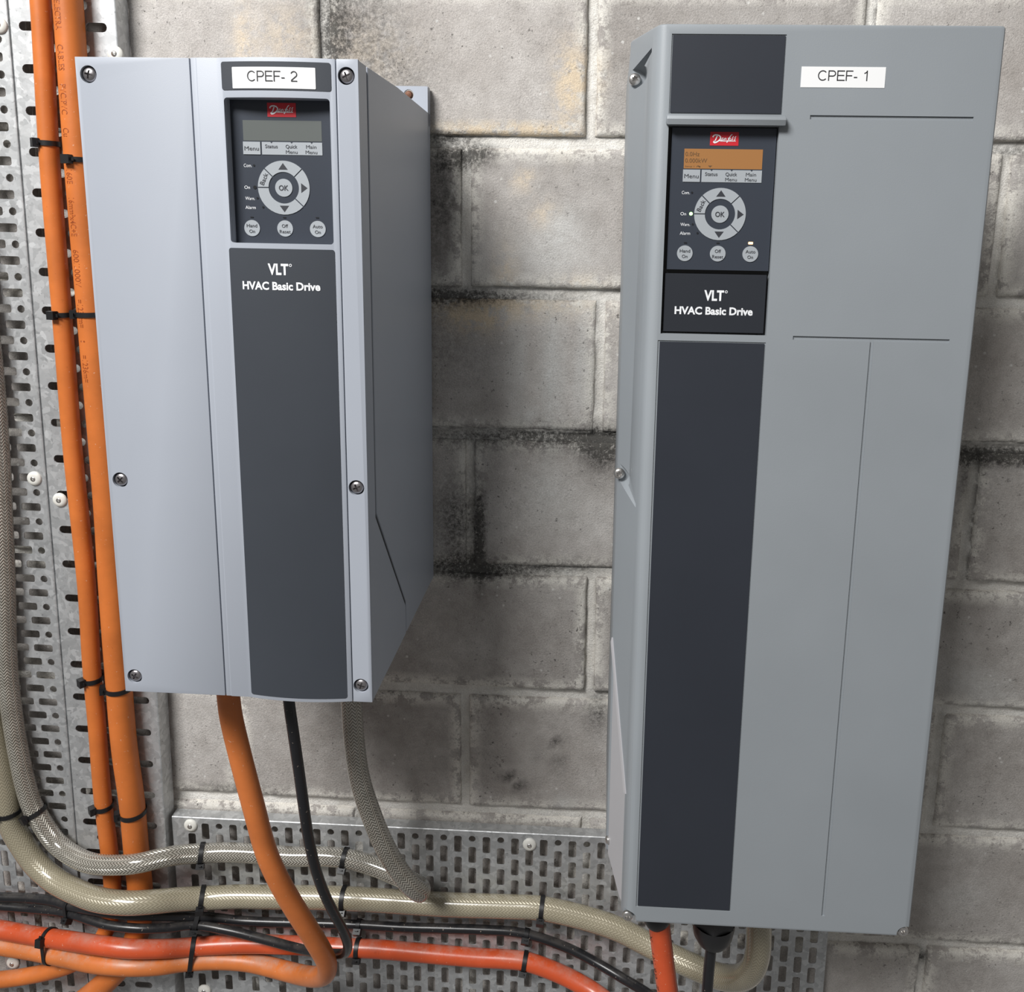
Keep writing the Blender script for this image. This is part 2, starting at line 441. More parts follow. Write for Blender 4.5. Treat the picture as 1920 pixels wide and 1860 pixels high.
# ------------------------------------------------------------------ perforated trays
def plate_mesh(name, outer, holes, th):
    """flat plate in (u, v) with holes; front at y 0 facing -y, thickness th"""
    pts = [Vector(q) for q in outer]; faces = [list(range(len(outer)))]
    for h in holes:
        b = len(pts); pts += [Vector(q) for q in h]; faces.append(list(range(b, b+len(h))))
    v, e, f, ov, oe, of = delaunay_2d_cdt(pts, [], faces, 1, 1e-6)
    keep = [t for t, o in zip(f, of) if not any(k > 0 for k in o)]
    V = [(p[0], 0, p[1]) for p in v]+[(p[0], th, p[1]) for p in v]; N = len(v)
    F = []
    cnt = {}
    for t in keep:
        a, b, c = t
        ar = (v[b][0]-v[a][0])*(v[c][1]-v[a][1])-(v[b][1]-v[a][1])*(v[c][0]-v[a][0])
        if ar < 0: t = [a, c, b]
        F.append(tuple(t)); F.append(tuple(x+N for x in reversed(t)))
        for i in range(3):
            q = (t[i], t[(i+1) % 3]); cnt[q] = 1
    for (a, b) in list(cnt):
        if (b, a) not in cnt: F.append((b, a, a+N, b+N))
    me = mesh(name, V, F, M_GALV); me.update(); return me
def slot(cu, cv, lu, lv, bul=0.0012, rnd=None):
    """rounded slot centred cu, cv with full lengths lu, lv"""
    r = rnd if rnd else min(lu, lv)/2-.0002
    return rrect(cu-lu/2, cu+lu/2, cv-lv/2, cv+lv/2, r, 3)
def tray(name, faces_def, label):
    o = empty(name); tag(o, label, 'cable tray'); return o

SW, SL, PA, PB = .0104, .0252, .0389, .0322
def dense_holes(n0, n1, rows, fold):
    """pattern of the dense tray: along u, rows running down v from the fold edge at v = 0"""
    hs = []
    for k in range(n0, n1+1):
        u = k*PA/2
        if k % 2 == 0:
            for r in range(rows): hs.append(slot(u, -(.0087+SL/2+r*PB), SW, SL, rnd=.0028))
        else:
            hs.append(circ(u, -.0125, .0048, 10))
            for r in range(rows): hs.append(slot(u, -(.0248+SL/2+r*PB), SW, SL, rnd=.0028))
    return hs
# tray running along the bottom
TW = .30; T3 = -.018
ua, ub = -.1256-.2318, .775-.2318
hs = [h for h in dense_holes(-31, 27, 8, 0) if max(q[0] for q in h) < ub-.003 and min(q[0] for q in h) > ua+.003]
root = tray('cable_tray', None, 'wide galvanised perforated cable tray running along the wall below both drives')
root.location = (.2318, T3, -.3579)
link('face_plate', plate_mesh('face_plate', [(ua, -TW), (ub, -TW), (ub, -.0016), (ua, -.0016)], hs, .0012), root)
bm = bmesh.new()
pr = [(.0012, -.003), (.0002, -.0018), (.0, -.0010), (.0008, -.0002), (.0022, 0), (.0150, .0006), (.0150, -.0006), (.0024, -.0012), (.0016, -.0018), (.0014, -.003)]
prism_bm(pr, 'x', ua, ub, bm)
link('top_flange', autosmooth(bm_mesh('top_flange', bm, M_GALV)), root)

ua2, ub2 = -.62, -.268-.2318
hs = [h for h in dense_holes(-31, 27, 8, 0) if max(q[0] for q in h) < ub2-.003 and min(q[0] for q in h) > ua2+.003]
root = tray('cable_tray', None, 'short piece of perforated tray in the bottom left corner beyond the narrow riser tray')
root.location = (.2318, T3, -.4)
link('face_plate', plate_mesh('face_plate', [(ua2, -TW), (ub2, -TW), (ub2, -.0016), (ua2, -.0016)], hs, .0012), root)
bm = bmesh.new(); prism_bm(pr, 'x', ua2, ub2, bm)
link('top_flange', autosmooth(bm_mesh('top_flange', bm, M_GALV)), root)

# narrow slotted tray carrying the two orange risers
T2 = -.028; TILT = .0152
w2 = .1262
hs = []
for k in range(-3, 40):
    z = .6634-.2-.04672*k+.04672*0
    zz = z
    for c in (.0235, .0631, .1021): hs.append(slot(c, zz, .0252, .0102))
    for c in (.0415, .0806): hs.append(slot(c, zz-.02336, .0252, .0102))
root = tray('cable_tray', None, 'narrow slotted galvanised tray rising up the left side behind the two orange cables')
root.location = (-.2476, T2, .2); root.rotation_euler = (0, TILT, 0)
zlo, zhi = -.95, .75
hs = [h for h in hs if min(q[1] for q in h) > zlo+.004 and max(q[1] for q in h) < zhi-.004]
link('face_plate', plate_mesh('face_plate', [(.0015, zlo), (w2-.0015, zlo), (w2-.0015, zhi), (.0015, zhi)], hs, .0012), root)
for s in (0, 1):
    bm = bmesh.new()
    X = (lambda q: q) if s == 0 else (lambda q: w2-q)
    pl = [(X(.003), .0), (X(.0012), .0001), (X(.0003), .0008), (X(0), .0022), (X(0), .0255), (X(.0012), .0255), (X(.0012), .0022), (X(.0016), .0014), (X(.003), .0012)]
    prism_bm(pl, 'z', zlo, zhi, bm)
    link('side_flange', autosmooth(bm_mesh('side_flange', bm, M_GALV)), root)

# dense tray rising beside it at the far left
root = tray('cable_tray', None, 'galvanised tray with dense small slots at the far left edge behind the braided hoses')
root.location = (-.2484, T2, .24); root.rotation_euler = (0, TILT, 0)
raw = dense_holes(-33, 24, 6, 0)
zlo1, zhi1 = -.640, .50
hs = [[(q[1]-.0012, q[0]) for q in h][::-1] for h in raw]
hs = [h for h in hs if min(q[1] for q in h) > zlo1+.003 and max(q[1] for q in h) < zhi1-.003]
wd = .24
link('face_plate', plate_mesh('face_plate', [(-wd, zlo1), (-.0016, zlo1), (-.0016, zhi1), (-wd, zhi1)], hs, .0012), root)
bm = bmesh.new()
pl = [(-.003, 0), (-.0012, .0001), (-.0003, .0008), (0, .0022), (0, .0255), (-.0012, .0255), (-.0012, .0022), (-.0016, .0014), (-.003, .0012)]
prism_bm(pl, 'z', zlo1, zhi1, bm)
link('side_flange', autosmooth(bm_mesh('side_flange', bm, M_GALV)), root)

# ------------------------------------------------------------------ screws (shared meshes)
def phillips_mesh(r, h, mt, star=4, name='screw_head'):
    prof = [(r, -r*.4), (r, 0)]+[(r*math.cos(math.radians(a)), h*math.sin(math.radians(a))) for a in (18, 36, 54, 70, 82)]
    me = bm_mesh(name, lathe(prof, 32), mt)
    if star == 4:
        a, b = r*.60, r*.13
        pl = [(b, a), (b*.8, b), (a, b), (a, -b), (b, -b), (b, -a), (-b, -a), (-b, -b), (-a, -b), (-a, b), (-b, b), (-b, a)]
    else:
        pl = [(r*(.46+.09*math.cos(6*t))*math.cos(t), r*(.46+.09*math.cos(6*t))*math.sin(t)) for t in [2*math.pi*k/36 for k in range(36)]]
    cut = prism_bm(pl, 'y', -h*2, r*.22)
    return autosmooth(boolcut(me, cut), 40)
ME_PH = phillips_mesh(.0058, .0026, M_STEEL_D)
ME_TX = phillips_mesh(.0054, .0022, M_STEEL, 6)
ME_TXS = phillips_mesh(.0042, .0018, M_STEEL, 6)

# ------------------------------------------------------------------ writing
def text_mesh(s, mt, w=None, h=None, bold=0., align='C', th=.00012, name='lettering'):
    """mesh of a line of text in the x-z plane facing -y; w = full width, h = height of a capital"""
    cu = bpy.data.curves.new('t', 'FONT'); cu.body = s; cu.size = 1; cu.offset = bold if not any(c in 'MW' for c in s) else min(bold, 0.); cu.resolution_u = 3
    cu.fill_mode = 'FRONT'
    o = bpy.data.objects.new('t', cu); C.objects.link(o)
    dg = bpy.context.evaluated_depsgraph_get(); me = bpy.data.meshes.new_from_object(o.evaluated_get(dg))
    bpy.data.objects.remove(o); bpy.data.curves.remove(cu)
    xs = [v.co.x for v in me.vertices]; x0, x1 = min(xs), max(xs)
    cap = .73
    sz = h/cap if h else w/(x1-x0)
    sx = w/(x1-x0) if w else sz
    for v in me.vertices:
        x, y = v.co.x, v.co.y
        xx = (x-(x0+x1)/2)*sx if align == 'C' else (x-x0)*sx
        v.co = (xx, -th, (y-cap/2)*sz)
    me.materials.clear(); me.materials.append(mt); me.name = name; me.update()
    return me
def text(s, mt, parent, x, y, z, w=None, h=None, bold=0., align='C', name='lettering', rot=0.):
    return link(name, text_mesh(s, mt, w, h, bold, align, name=name), parent, (x, y, z), (0, rot, 0))
def stroke_mesh(name, lines, mt, sc, th=.0001):
    V, F = [], []
    for ln, wdt in lines:
        pts = [Vector((a, b)) for a, b in ln]
        for i, q in enumerate(pts):
            d = (pts[min(i+1, len(pts)-1)]-pts[max(i-1, 0)]).normalized()
            nrm = Vector((-d.y, d.x))*wdt/2
            for s in (1, -1): V.append(((q+nrm*s).x*sc, -th-.00002*(len(F) % 3), (q+nrm*s).y*sc))
        b = len(V)-2*len(pts)
        for i in range(len(pts)-1): F.append((b+2*i, b+2*i+1, b+2*i+3, b+2*i+2))
    return mesh(name, V, F, mt)

def arc(cx, cy, rx, ry, a0, a1, n=18):
    return [(cx+rx*math.cos(math.radians(a0+(a1-a0)*i/n)), cy+ry*math.sin(math.radians(a0+(a1-a0)*i/n))) for i in range(n+1)]
GLYPH = {'C': (.86, [arc(.43, .5, .37, .45, 42, 318)]),
         'P': (.76, [[(.09, 0), (.09, 1)], [(.09, .945), (.42, .945)]+arc(.42, .70, .24, .245, 90, -90)+[(.09, .455)]]),
         'E': (.76, [[(.09, 0), (.09, 1)], [(.09, .945), (.70, .945)], [(.09, .52), (.66, .52)], [(.09, .055), (.72, .055)]]),
         'F': (.70, [[(.09, 0), (.09, 1)], [(.09, .945), (.66, .945)], [(.09, .50), (.58, .50)]]),
         '-': (.40, [[(.03, .34), (.33, .34)]]), ' ': (.42, []),
         '2': (.66, [arc(.32, .68, .25, .27, 165, -35)+[(.10, .14), (.06, .055), (.60, .055)]]),
         '1': (.50, [[(.10, .72), (.24, .80), (.34, 1.0), (.34, 0)]])}
def tape_text(s, parent, x, y, z, w, h):
    lines, cx = [], 0
    tot = sum(GLYPH[c][0] for c in s); sx = w/tot
    for c in s:
        for ln in GLYPH[c][1]: lines.append(([((cx+q[0]-tot/2)*sx, (q[1]-.5)*h) for q in ln], .105*h))
        cx += GLYPH[c][0]
    return link('lettering', stroke_mesh('lettering', lines, M_TINK, 1.), parent, (x, y, z))

# ------------------------------------------------------------------ keypad shared by both drives
def arc_seg(ri, ro, a0, a1, gap, n=14):
    """annular key between two angles with parallel gaps"""
    o = []
    for r, rev in ((ro, False), (ri, True)):
        da = math.asin(gap/2/r); ps = []
        for i in range(n+1):
            a = math.radians(a0)+da+(math.radians(a1-a0)-2*da)*i/n
            ps.append((r*math.cos(a), r*math.sin(a)))
        o += ps[::-1] if rev else ps
    return o
def keypad(drive, ox, oy, oz, on):
    """ox, oz: OK key column and panel base; oy: panel surface"""
    K = .001
    pnl = link('control_panel', autosmooth(bm_mesh('control_panel', box_bm(-44.6*K, 45.2*K, 0, 5*K, .3*K, 122*K, .8*K), M_LCP)), drive, (ox, oy, oz))
    tag(pnl, 'slate membrane keypad panel with lit amber display' if on else 'slate membrane keypad panel with blank grey display')
    def part(name, poly, mt, th=.6):
        bm = prism_bm(poly, 'y', -th*K, .5*K); fix(bm)
        return link(name, bm_mesh(name, bm, mt), pnl)
    def rect(x0, x1, z0, z1, r=.2): return rrect(x0*K, x1*K, z0*K, z1*K, r*K, 2)
    part('logo_badge', rect(-11.7, 12.8, 107.2, 118.6), M_RED, .25)
    L = [([(-9.9, 1.1), (-9.5, 2.2), (-8.2, 3.0), (-6.2, 3.1), (-4.4, 2.5), (-3.2, 1.2), (-3.6, -.6), (-5.0, -2.0), (-6.8, -3.1), (-8.4, -3.5), (-9.2, -2.9), (-8.6, -2.2), (-7.2, -2.3)], 1.1),
         ([(-6.2, 2.2), (-7.0, .2), (-8.0, -2.4)], .9), ([(-4.9, -2.0), (-3.3, -1.6), (-1.6, -1.7)], .7),
         ([(-.6, .5), (-1.8, .5), (-2.4, -.5), (-2.1, -1.4), (-1.2, -1.0), (-.6, .4), (-.8, -1.4), (-.1, -1.2)], .55),
         ([(.4, .5), (.1, -1.5)], .55), ([(.2, -.4), (1.0, .5), (1.6, .3), (1.4, -1.4), (2.0, -1.2)], .55),
         ([(6.7, 3.6), (5.6, 2.9), (4.0, .4), (2.9, -2.0), (2.2, -3.3)], .7), ([(2.8, .3), (4.6, .5)], .5),
         (arc(5.0, -.5, .75, .95, 0, 360, 12), .5),
         ([(7.9, 2.0), (7.0, .9), (7.3, -.3), (6.4, -1.4)], .65), ([(9.9, 2.1), (9.0, .9), (9.3, -.3), (8.4, -1.4)], .65),
         ([(-3.5, -2.05), (0, -2.1), (6, -2.0), (9.9, -1.9)], .55)]
    link('lettering', stroke_mesh('lettering', L, M_PRINT, K), pnl, (.5*K, -.32*K, 113.0*K))
    part('display', rect(-33.4, 34.2, 87.6, 104.3), M_LCDON if on else M_LCD, .15)
    def tx(s, mt, x, z, w=None, h=None, bold=.006, y=-.66, align='C', rot=0.):
        return text(s, mt, pnl, x*K, y*K, z*K, w*K if w else None, h*K if h else None, bold, align, rot=rot)
    if on:
        tx('0.0Hz', M_LCDINK, -32.4, 100.0, 12.2, 3.8, .0, -.2, 'L')
        tx('0.000kW', M_LCDINK, -32.4, 94.5, 19.0, 3.8, .0, -.2, 'L')
        tx('Setup 1', M_LCDINK, -32.4, 89.5, 8.0, 1.3, .0, -.2, 'L')
        ar = [([(-22.2, 89.0), (-21.6, 89.9), (-20.6, 90.0), (-19.8, 89.3)], .5), ([(-20.6, 89.6), (-19.4, 88.7)], .7), ([(-19.2, 89.9), (-19.3, 88.7)], .5)]
        link('lettering', stroke_mesh('lettering', ar, M_LCDINK, K), pnl, (0, -.2*K, 0))
        part('lettering', [(-12.4*K, 90.3*K), (-8.8*K, 90.3*K), (-10.6*K, 88.6*K)], M_LCDINK, .25)
    part('menu_key', rect(-33.8, -18.9, 76.3, 86.7), M_KEY)
    part('menu_legend', rect(-17.6, 34.4, 76.3, 86.7), M_KEY, .4)
    for x in (-9.2, 8.2, 25.4):
        part('legend_notch', [((x-1.1)*K, 86.9*K), ((x+1.1)*K, 86.9*K), (x*K, 85.5*K)], M_LCP, .5)
    tx('Menu', M_INK, -26.4, 81.3, 12.4, 3.7, .008, -.7)
    tx('Status', M_INK, -9.3, 83.2, 10.8, 3.1, .008, -.5)
    tx('Quick', M_INK, 8.0, 83.2, 10.0, 3.1, .008, -.5); tx('Menu', M_INK, 8.0, 78.8, 10.0, 3.1, .008, -.5)
    tx('Main', M_INK, 25.0, 83.2, 8.8, 3.1, .008, -.5); tx('Menu', M_INK, 25.0, 78.8, 10.0, 3.1, .008, -.5)
    cz = 49.
    def ring(name, a0, a1):
        return part(name, [(q[0]*K, (q[1]+cz)*K) for q in arc_seg(13.2, 22.5, a0, a1, .9)], M_KEY)
    ring('up_key', 44, 136); ring('back_key', 136, 180); ring('down_key', 180, 317); ring('right_key', 317, 404)
    part('ok_key', circ(0, cz*K, 7.5*K, 32), M_KEY)
    def tri(x, z, a, s=4.1):
        ps = [(x+s*1.0*math.cos(math.radians(a)), z+s*1.0*math.sin(math.radians(a)))]
        for sg in (1, -1):
            ps.append((x-s*.35*math.cos(math.radians(a))-sg*s*math.sin(math.radians(a)), z-s*.35*math.sin(math.radians(a))+sg*s*math.cos(math.radians(a))))
        part('key_arrow', [(q[0]*K, q[1]*K) for q in ps], M_INK, .68)
    tri(0, cz+16.4, 90); tri(16.6, cz, 0); tri(0, cz-16.4, 270)
    tx('OK', M_INK, 0, cz, 8.4, 4.5, .02, -.7)
    tx('Back', M_INK, -17.0, cz+7.2, 10.5, 4.0, .008, -.7, rot=math.radians(-66))
    for nm, x, z, l1, w1, l2, w2_ in (('hand_on_key', -29.2, 14.6, 'Hand', 9.2, 'On', 5.0), ('off_reset_key', -.2, 14.8, 'Off', 5.4, 'Reset', 9.6), ('auto_on_key', 28.4, 14.9, 'Auto', 8.6, 'On', 5.0)):
        part(nm, circ(x*K, z*K, 6.9*K, 28), M_KEY)
        tx(l1, M_INK, x, z+2.2, w1, 3.0, .008, -.7); tx(l2, M_INK, x, z-2.6, w2_, 3.0, .008, -.7)
    for s, x, z, ww in (('Com.', -30.6, 67.2, 7.0), ('On', -32.0, 49, 4.9), ('Warn.', -29.9, 39.8, 8.4), ('Alarm', -29.8, 32.2, 9.0)):
        tx(s, M_PRINT, x, z, ww, 2.9, .0, -.1)
    for x, z, r in ((-25.2, 67.2, .9), (-25.3, 49, 1.5), (-23.4, 40, .9), (-18.8, 32.4, .9)):
        part('indicator_light', circ(x*K, z*K, r*K, 12), M_LEDG if on and z == 49 else M_LEDX, .35)
    for x, z in ((-29, 23.8), (-.4, 24), (28.2, 24.4)):
        lit = on and x > 20
        part('indicator_light', rect(x-(2. if lit else 1.4), x+(2. if lit else 1.4), z-(1. if lit else .5), z+(1. if lit else .5), .4), M_LEDO if lit else M_LEDX, .35)
    return pnl

# ------------------------------------------------------------------ left drive
K = .001
LD = empty('variable_speed_drive', (0, 0, 0), (0, .0036, 0))
tag(LD, 'pale blue-grey drive box with six screws and blank display, tagged CPEF-2', 'drive')
YF = -.300
def bul(u): return max(0, 5.2*(1-((u-170)/52.)**2)) if 120 < u < 221 else 0.
# rear enclosure and front cover shell, split by the stepped seam on the side
top = [(-.2695, .5757), (-.16, .5775), (-.003, .5746)]
rear = [(-.003, -.0005), (-.1560, -.0005), (-.1560, .0350), (-.2695, .1760)] + top
b = prism_bm(rear, 'x', .0006, .2386); bevel(b, .0006, 1)
link('enclosure', autosmooth(bm_mesh('enclosure', b, M_LEFT)), LD)
shell = [(-.2975, 0), (-.1612, 0), (-.1612, .0330), (-.2752, .1740), (-.2752, .5755), (-.2975, .5755)]
b = prism_bm(shell, 'x', .0002, .2390); bevel(b, .0005, 1)
cut = bmesh.new(); box_bm(.1262, .2146, -.32, -.286, .4250, .5442, 0, bm=cut)
SCR = [(10.7, 561.7), (229.1, 562.6), (10.9, 210.), (229.0, 210.2), (10.2, 15.8), (228.6, 16.6)]
for u, z in SCR: prism_bm(circ(u*K, z*K, .0071, 28), 'y', -.32, -.284, cut)
link('cover_shell', autosmooth(boolcut(bm_mesh('cover_shell', b, M_LEFT), cut)), LD)
link('seam_shade_block', bm_mesh('seam_shade_block', prism_bm([(-.29, .003), (-.14, .003), (-.14, .03), (-.26, .178), (-.26, .572), (-.29, .572)], 'x', .002, .2372), M_DARK), LD)  # dark block behind the open seam, painting the gap's shade
SCR = [(10.7, 561.7), (229.1, 562.6), (10.9, 210.), (229.0, 210.2), (10.2, 15.8), (228.6, 16.6)]
def cover(name, prof, z0, z1, cuts, bv=.0004):
    """prof: list of (u mm, bulge mm) along the front; closed at the back"""
    pl = [(u*K, YF-b_*K) for u, b_ in prof]+[(prof[-1][0]*K, -.2965), (prof[0][0]*K, -.2965)]
    bm = prism_bm(pl, 'z', z0, z1)
    bevel(bm, bv, 2, 50)
    me = bm_mesh(name, bm, M_LEFT)
    if cuts is not None: me = boolcut(me, cuts)
    return link(name, autosmooth(me, 25), LD)
def hole_cut(us):
    cb = bmesh.new()
    for u, z in SCR:
        if us[0] < u < us[1]: prism_bm(circ(u*K, z*K, .0071, 28), 'y', -.32, -.2950, cb)
    return cb
cover('front_cover', [(0, 0), (97.3, 0)], 0, .5755, hole_cut((0, 97)))
n = 26
prof = [(98.4, .0), (103.2, .0), (103.6, .5), (104.4, .6), (119.5, .6)]+[(121+99*i/n, max(.6, bul(121+99*i/n))) for i in range(n+1)]
cut = prism_bm(rrect(.1257, .2149, .4254, .5442, .0028, 4), 'y', -.33, -.28)
cover('center_cover', prof, 0, .5757, cut)
cover('side_trim', [(220.9, .6), (239.2, .6)], 0, .5758, hole_cut((221, 240)), .0005)
for u, z in SCR:
    tag(link('screw', ME_PH, LD, (u*K, YF+.0022-(.0006 if u > 100 else 0), z*K), (0, random.uniform(0, 1.5), 0)), 'zinc cross-head screw')
def inlay(name, u0, u1, z0, z1, r, mt, th):
    """thin sheet laid on the bowed cover"""
    bm = prism_bm(rrect(u0*K, u1*K, z0*K, z1*K, r*K, 4), 'y', 0, .0012)
    nc = 22
    for i in range(1, nc):
        x = (u0+(u1-u0)*i/nc)*K
        bmesh.ops.bisect_plane(bm, geom=bm.verts[:]+bm.edges[:]+bm.faces[:], plane_co=(x, 0, 0), plane_no=(1, 0, 0))
    for v in bm.verts:
        s = max(.6, bul(v.co.x/K)); v.co.y += YF-s*K-th
    fix(bm)
    return link(name, autosmooth(bm_mesh(name, bm, mt), 30), LD)
inlay('dark_strip', 123.6, 215.6, 3.8, 421.0, 2.2, M_STRIP, .0004)
inlay('tag_plate', 124.8, 216.6, 550.0, 572.4, 2.0, M_STRIP, .0004)
lb = inlay('tag_sticker', 134.7, 204.4, 551.2, 568.0, .6, M_WHITE, .0008); tag(lb, 'white tape label reading CPEF- 2')
def on_bow(o):
    for v in o.data.vertices: v.co.y += YF-max(.6, bul((o.location.x+v.co.x)/K))*K
    return o
on_bow(tape_text('CPEF- 2', LD, .1690, -.00095, .5608, .0425, .0084))
on_bow(text('VLT', M_PRINT, LD, .1675, -.0006, .4040, .0178, .0094, .034))
on_bow(text('HVAC Basic Drive', M_PRINT, LD, .1690, -.0006, .3897, .0680, .0068, .034))
on_bow(link('lettering', stroke_mesh('lettering', [([(1.0*math.cos(a*.5), 1.0*math.sin(a*.5)) for a in range(14)], .55)], M_PRINT, K), LD, (.1783, -.0006, .4073)))
keypad(LD, .1700, YF+.0085, .4234, False)
# bracket above the enclosure
bm = prism_bm(rrect(.012, .2386, .54, .6035, .001, 1), 'y', -.016, -.013)
cut = prism_bm(circ(.2165, .594, .0058, 20), 'y', -.03, 0)
br = link('mounting_bracket', autosmooth(boolcut(bm_mesh('mounting_bracket', fix(bm), M_LEFT), cut)), LD)
link('bracket_return', bm_mesh('bracket_return', box_bm(.2362, .2386, -.0128, -.002, .56, .6035, .0003), M_LEFT), br)
link('anchor_bolt', bm_mesh('anchor_bolt', lathe([(.0045, 0), (.0045, .004), (.0035, .0055), (.001, .006)], 12), mat('rusty_bolt', (.16, .07, .04), .6, .4)), br, (.2165, -.012, .594))
for u, r, gy in ((60, .017, -.200), (134, .010, -.238), (166, .018, -.128)):
    link('cable_gland', autosmooth(bm_mesh('cable_gland', box_bm(u*K-r, u*K+r, gy-r, gy+r, -.006, .004, .003), M_BLACK)), LD)

# ------------------------------------------------------------------ right drive
RD = empty('variable_speed_drive', (.62, 0, -.26), (0, .0012, 0))
tag(RD, 'taller mid-grey drive box with lit amber display, tagged CPEF-1', 'drive')
OX, OZ = .62, -.26
def rl(x, z): return x-OX, z-OZ
YR = -.262
def R_obj(name, bm, mt, parent=None, smooth=30):
    """vertices given in world metres"""
    me = bm if isinstance(bm, bpy.types.Mesh) else bm_mesh(name, fix(bm), mt)
    for v in me.vertices: v.co.x -= OX; v.co.z -= OZ
    return link(name, autosmooth(me, smooth), parent or RD)
CHX, CHY = .4660, -.198
def chx(y): return CHX+(CHY-y)*.352
sect = [(.4660, -.196), (.4660, -.199), (.4838, -.2505), (.4858, -.2560), (.4880, -.2595), (.4915, -.2615), (.4945, -.262), (.7698, -.262), (.7732, -.2612), (.7749, -.2590), (.7754, -.255), (.7754, -.196)]
bm = prism_bm(sect, 'z', -.2605, .6128)
bevel(bm, .0028, 3, 60)
cov = bm_mesh('front_cover', fix(bm), M_RIGHT)
cut = bmesh.new()
box_bm(.4988, .5930, -.29, -.2520, .3500, .5300, .004, 3, cut)
box_bm(.4985, .5945, -.27, -.2611, .5398, .6045, 0, bm=cut)
box_bm(.4966, .5930, -.27, -.2611, -.2415, .3440, 0, bm=cut)
prism_bm([(.6185, .5398), (.7551, .5398), (.7551, .5364), (.6185, .5364)], 'y', -.27, -.2606, cut)
tee = [(.6167, .3505), (.7540, .3505), (.7540, .3472), (.6880, .3472), (.6880, -.2412), (.6848, -.2412), (.6848, .3472), (.6167, .3472)]
prism_bm(tee, 'y', -.27, -.2606, cut)
for x, z, r, yb in ((.4715, .5774, .0092, -.2055), (.4690, .2030, .0090, -.2055)):
    prism_bm(circ(x, z, r, 28), 'y', -.30, yb, cut)
    # drafted pocket opening outward from the screw
    up = z > .4
    c0, c1 = circ(x, z, r*.98, 20), circ(x+.0125, z+(.017 if up else -.020), .0022, 20)
    a_ = [cut.verts.new((q[0], yb+.0002, q[1])) for q in c0]; b_ = [cut.verts.new((q[0], -.2475, q[1])) for q in c1]
    cut.faces.new(a_); cut.faces.new(b_[::-1])
    for i in range(20): cut.faces.new([a_[(i+1) % 20], a_[i], b_[i], b_[(i+1) % 20]])
for x, z in ((.4893, -.2568), (.7702, -.2572)):
    prism_bm(circ(x, z, .0086, 28), 'y', -.30, -.2530, cut)
# stepped seam: the rear housing comes forward at the lower left
prism_bm([(-.18, .0205), (-.1985, .0205), (-.2460, -.1215), (-.2460, -.27), (-.18, -.27)], 'x', .44, .4935, cut)
cov = boolcut(cov, cut)
R_obj('front_cover', cov, None, smooth=28)
# rear housing
hs_ = [(.4685, -.004), (.4672, -.12), (.4660, -.1955), (.7735, -.1955), (.7725, -.004)]
bm = prism_bm(hs_, 'z', -.235, .6085); bevel(bm, .004, 3, 60)
R_obj('rear_housing', bm, M_RIGHT)
bm = bmesh.new()
seam = [(-.197, .0175), (-.2447, -.1222), (-.2447, -.2575), (-.2325, -.2575), (-.1975, -.2340)]
v0 = [bm.verts.new((chx(y)+.0026, y, z)) for y, z in seam]; v1 = [bm.verts.new((.4930, y, z)) for y, z in seam]
bm.faces.new(v0); bm.faces.new(v1[::-1])
for i in range(len(seam)): bm.faces.new([v0[(i+1) % 5], v0[i], v1[i], v1[(i+1) % 5]])
R_obj('cable_entry_cover', bm, M_ENTRY)
rib = bmesh.new()
def cp(y, z, o): return (chx(y)-o, y, z)
ya, za, yb_, zb = -.1990, .0175, -.2462, -.1235
for (y0, z0, y1, z1) in ((ya, za, yb_, zb),):
    vs_ = [rib.verts.new(q) for q in (cp(y0, z0, .0022), cp(y0-.0014, z0+.006, .0016), cp(y1-.0032, z1+.001, .0016), cp(y1+.0002, z1, .0022),
           cp(y0, z0, -.004), cp(y0-.0008, z0+.004, -.004), cp(y1-.0022, z1+.001, -.004), cp(y1+.0002, z1, -.004))]
    for q in ((0,1,2,3),(7,6,5,4),(0,4,5,1),(1,5,6,2),(2,6,7,3),(3,7,4,0)): rib.faces.new([vs_[i] for i in q])
R_obj('seam_highlight_rib', rib, M_ENTRY)  # raised strip added to catch light as the seam's bright edge
bm = bmesh.new()
box_bm(.4932, .7700, -.250, -.1955, -.2590, -.2300, .002, bm=bm)
R_obj('gland_plate', bm, M_RIGHT)
# inlays, hood, nameplate
R_obj('top_inlay', box_bm(.4995, .5936, -.2622, -.2605, .5408, .6035, .0003), M_STRIP_R)
R_obj('dark_strip', box_bm(.4984, .5918, -.2622, -.2605, -.2402, .3428, .0003), M_STRIP_R)
hood = [(-.2600, .5388), (-.2655, .5388), (-.2690, .5372), (-.2700, .5345), (-.2685, .5302), (-.2665, .5298), (-.2600, .5308)]
bm = prism_bm(hood, 'x', .4963, .5975); bevel(bm, .0015, 2, 60)
R_obj('hood', bm, M_RIGHT)
R_obj('keypad_well', box_bm(.4992, .5926, -.2530, -.2518, .3505, .5296), M_BLACK)
npl = R_obj('nameplate', box_bm(.5012, .5907, -.2592, -.2525, .3520, .4038, .0012), M_PLATE)
lb = R_obj('tag_sticker', box_bm(.6086, .6787, -.2623, -.2615, .5623, .5790), M_WHITE); tag(lb, 'white tape label reading CPEF- 1')
tape_text('CPEF- 1', RD, .6437-OX, -.26235, .5719-OZ, .0425, .0084)
text('VLT', M_PRINT, RD, .5452-OX, -.25925, .3851-OZ, .0175, .0092, .034)
text('HVAC Basic Drive', M_PRINT, RD, .5455-OX, -.25925, .3713-OZ, .0695, .0068, .034)
link('lettering', stroke_mesh('lettering', [([(1.0*math.cos(a*.5), 1.0*math.sin(a*.5)) for a in range(14)], .55)], M_PRINT, K), RD, (.5559-OX, -.25925, .3883-OZ))
keypad(RD, .5469-OX, -.2580, .4070-OZ, True)
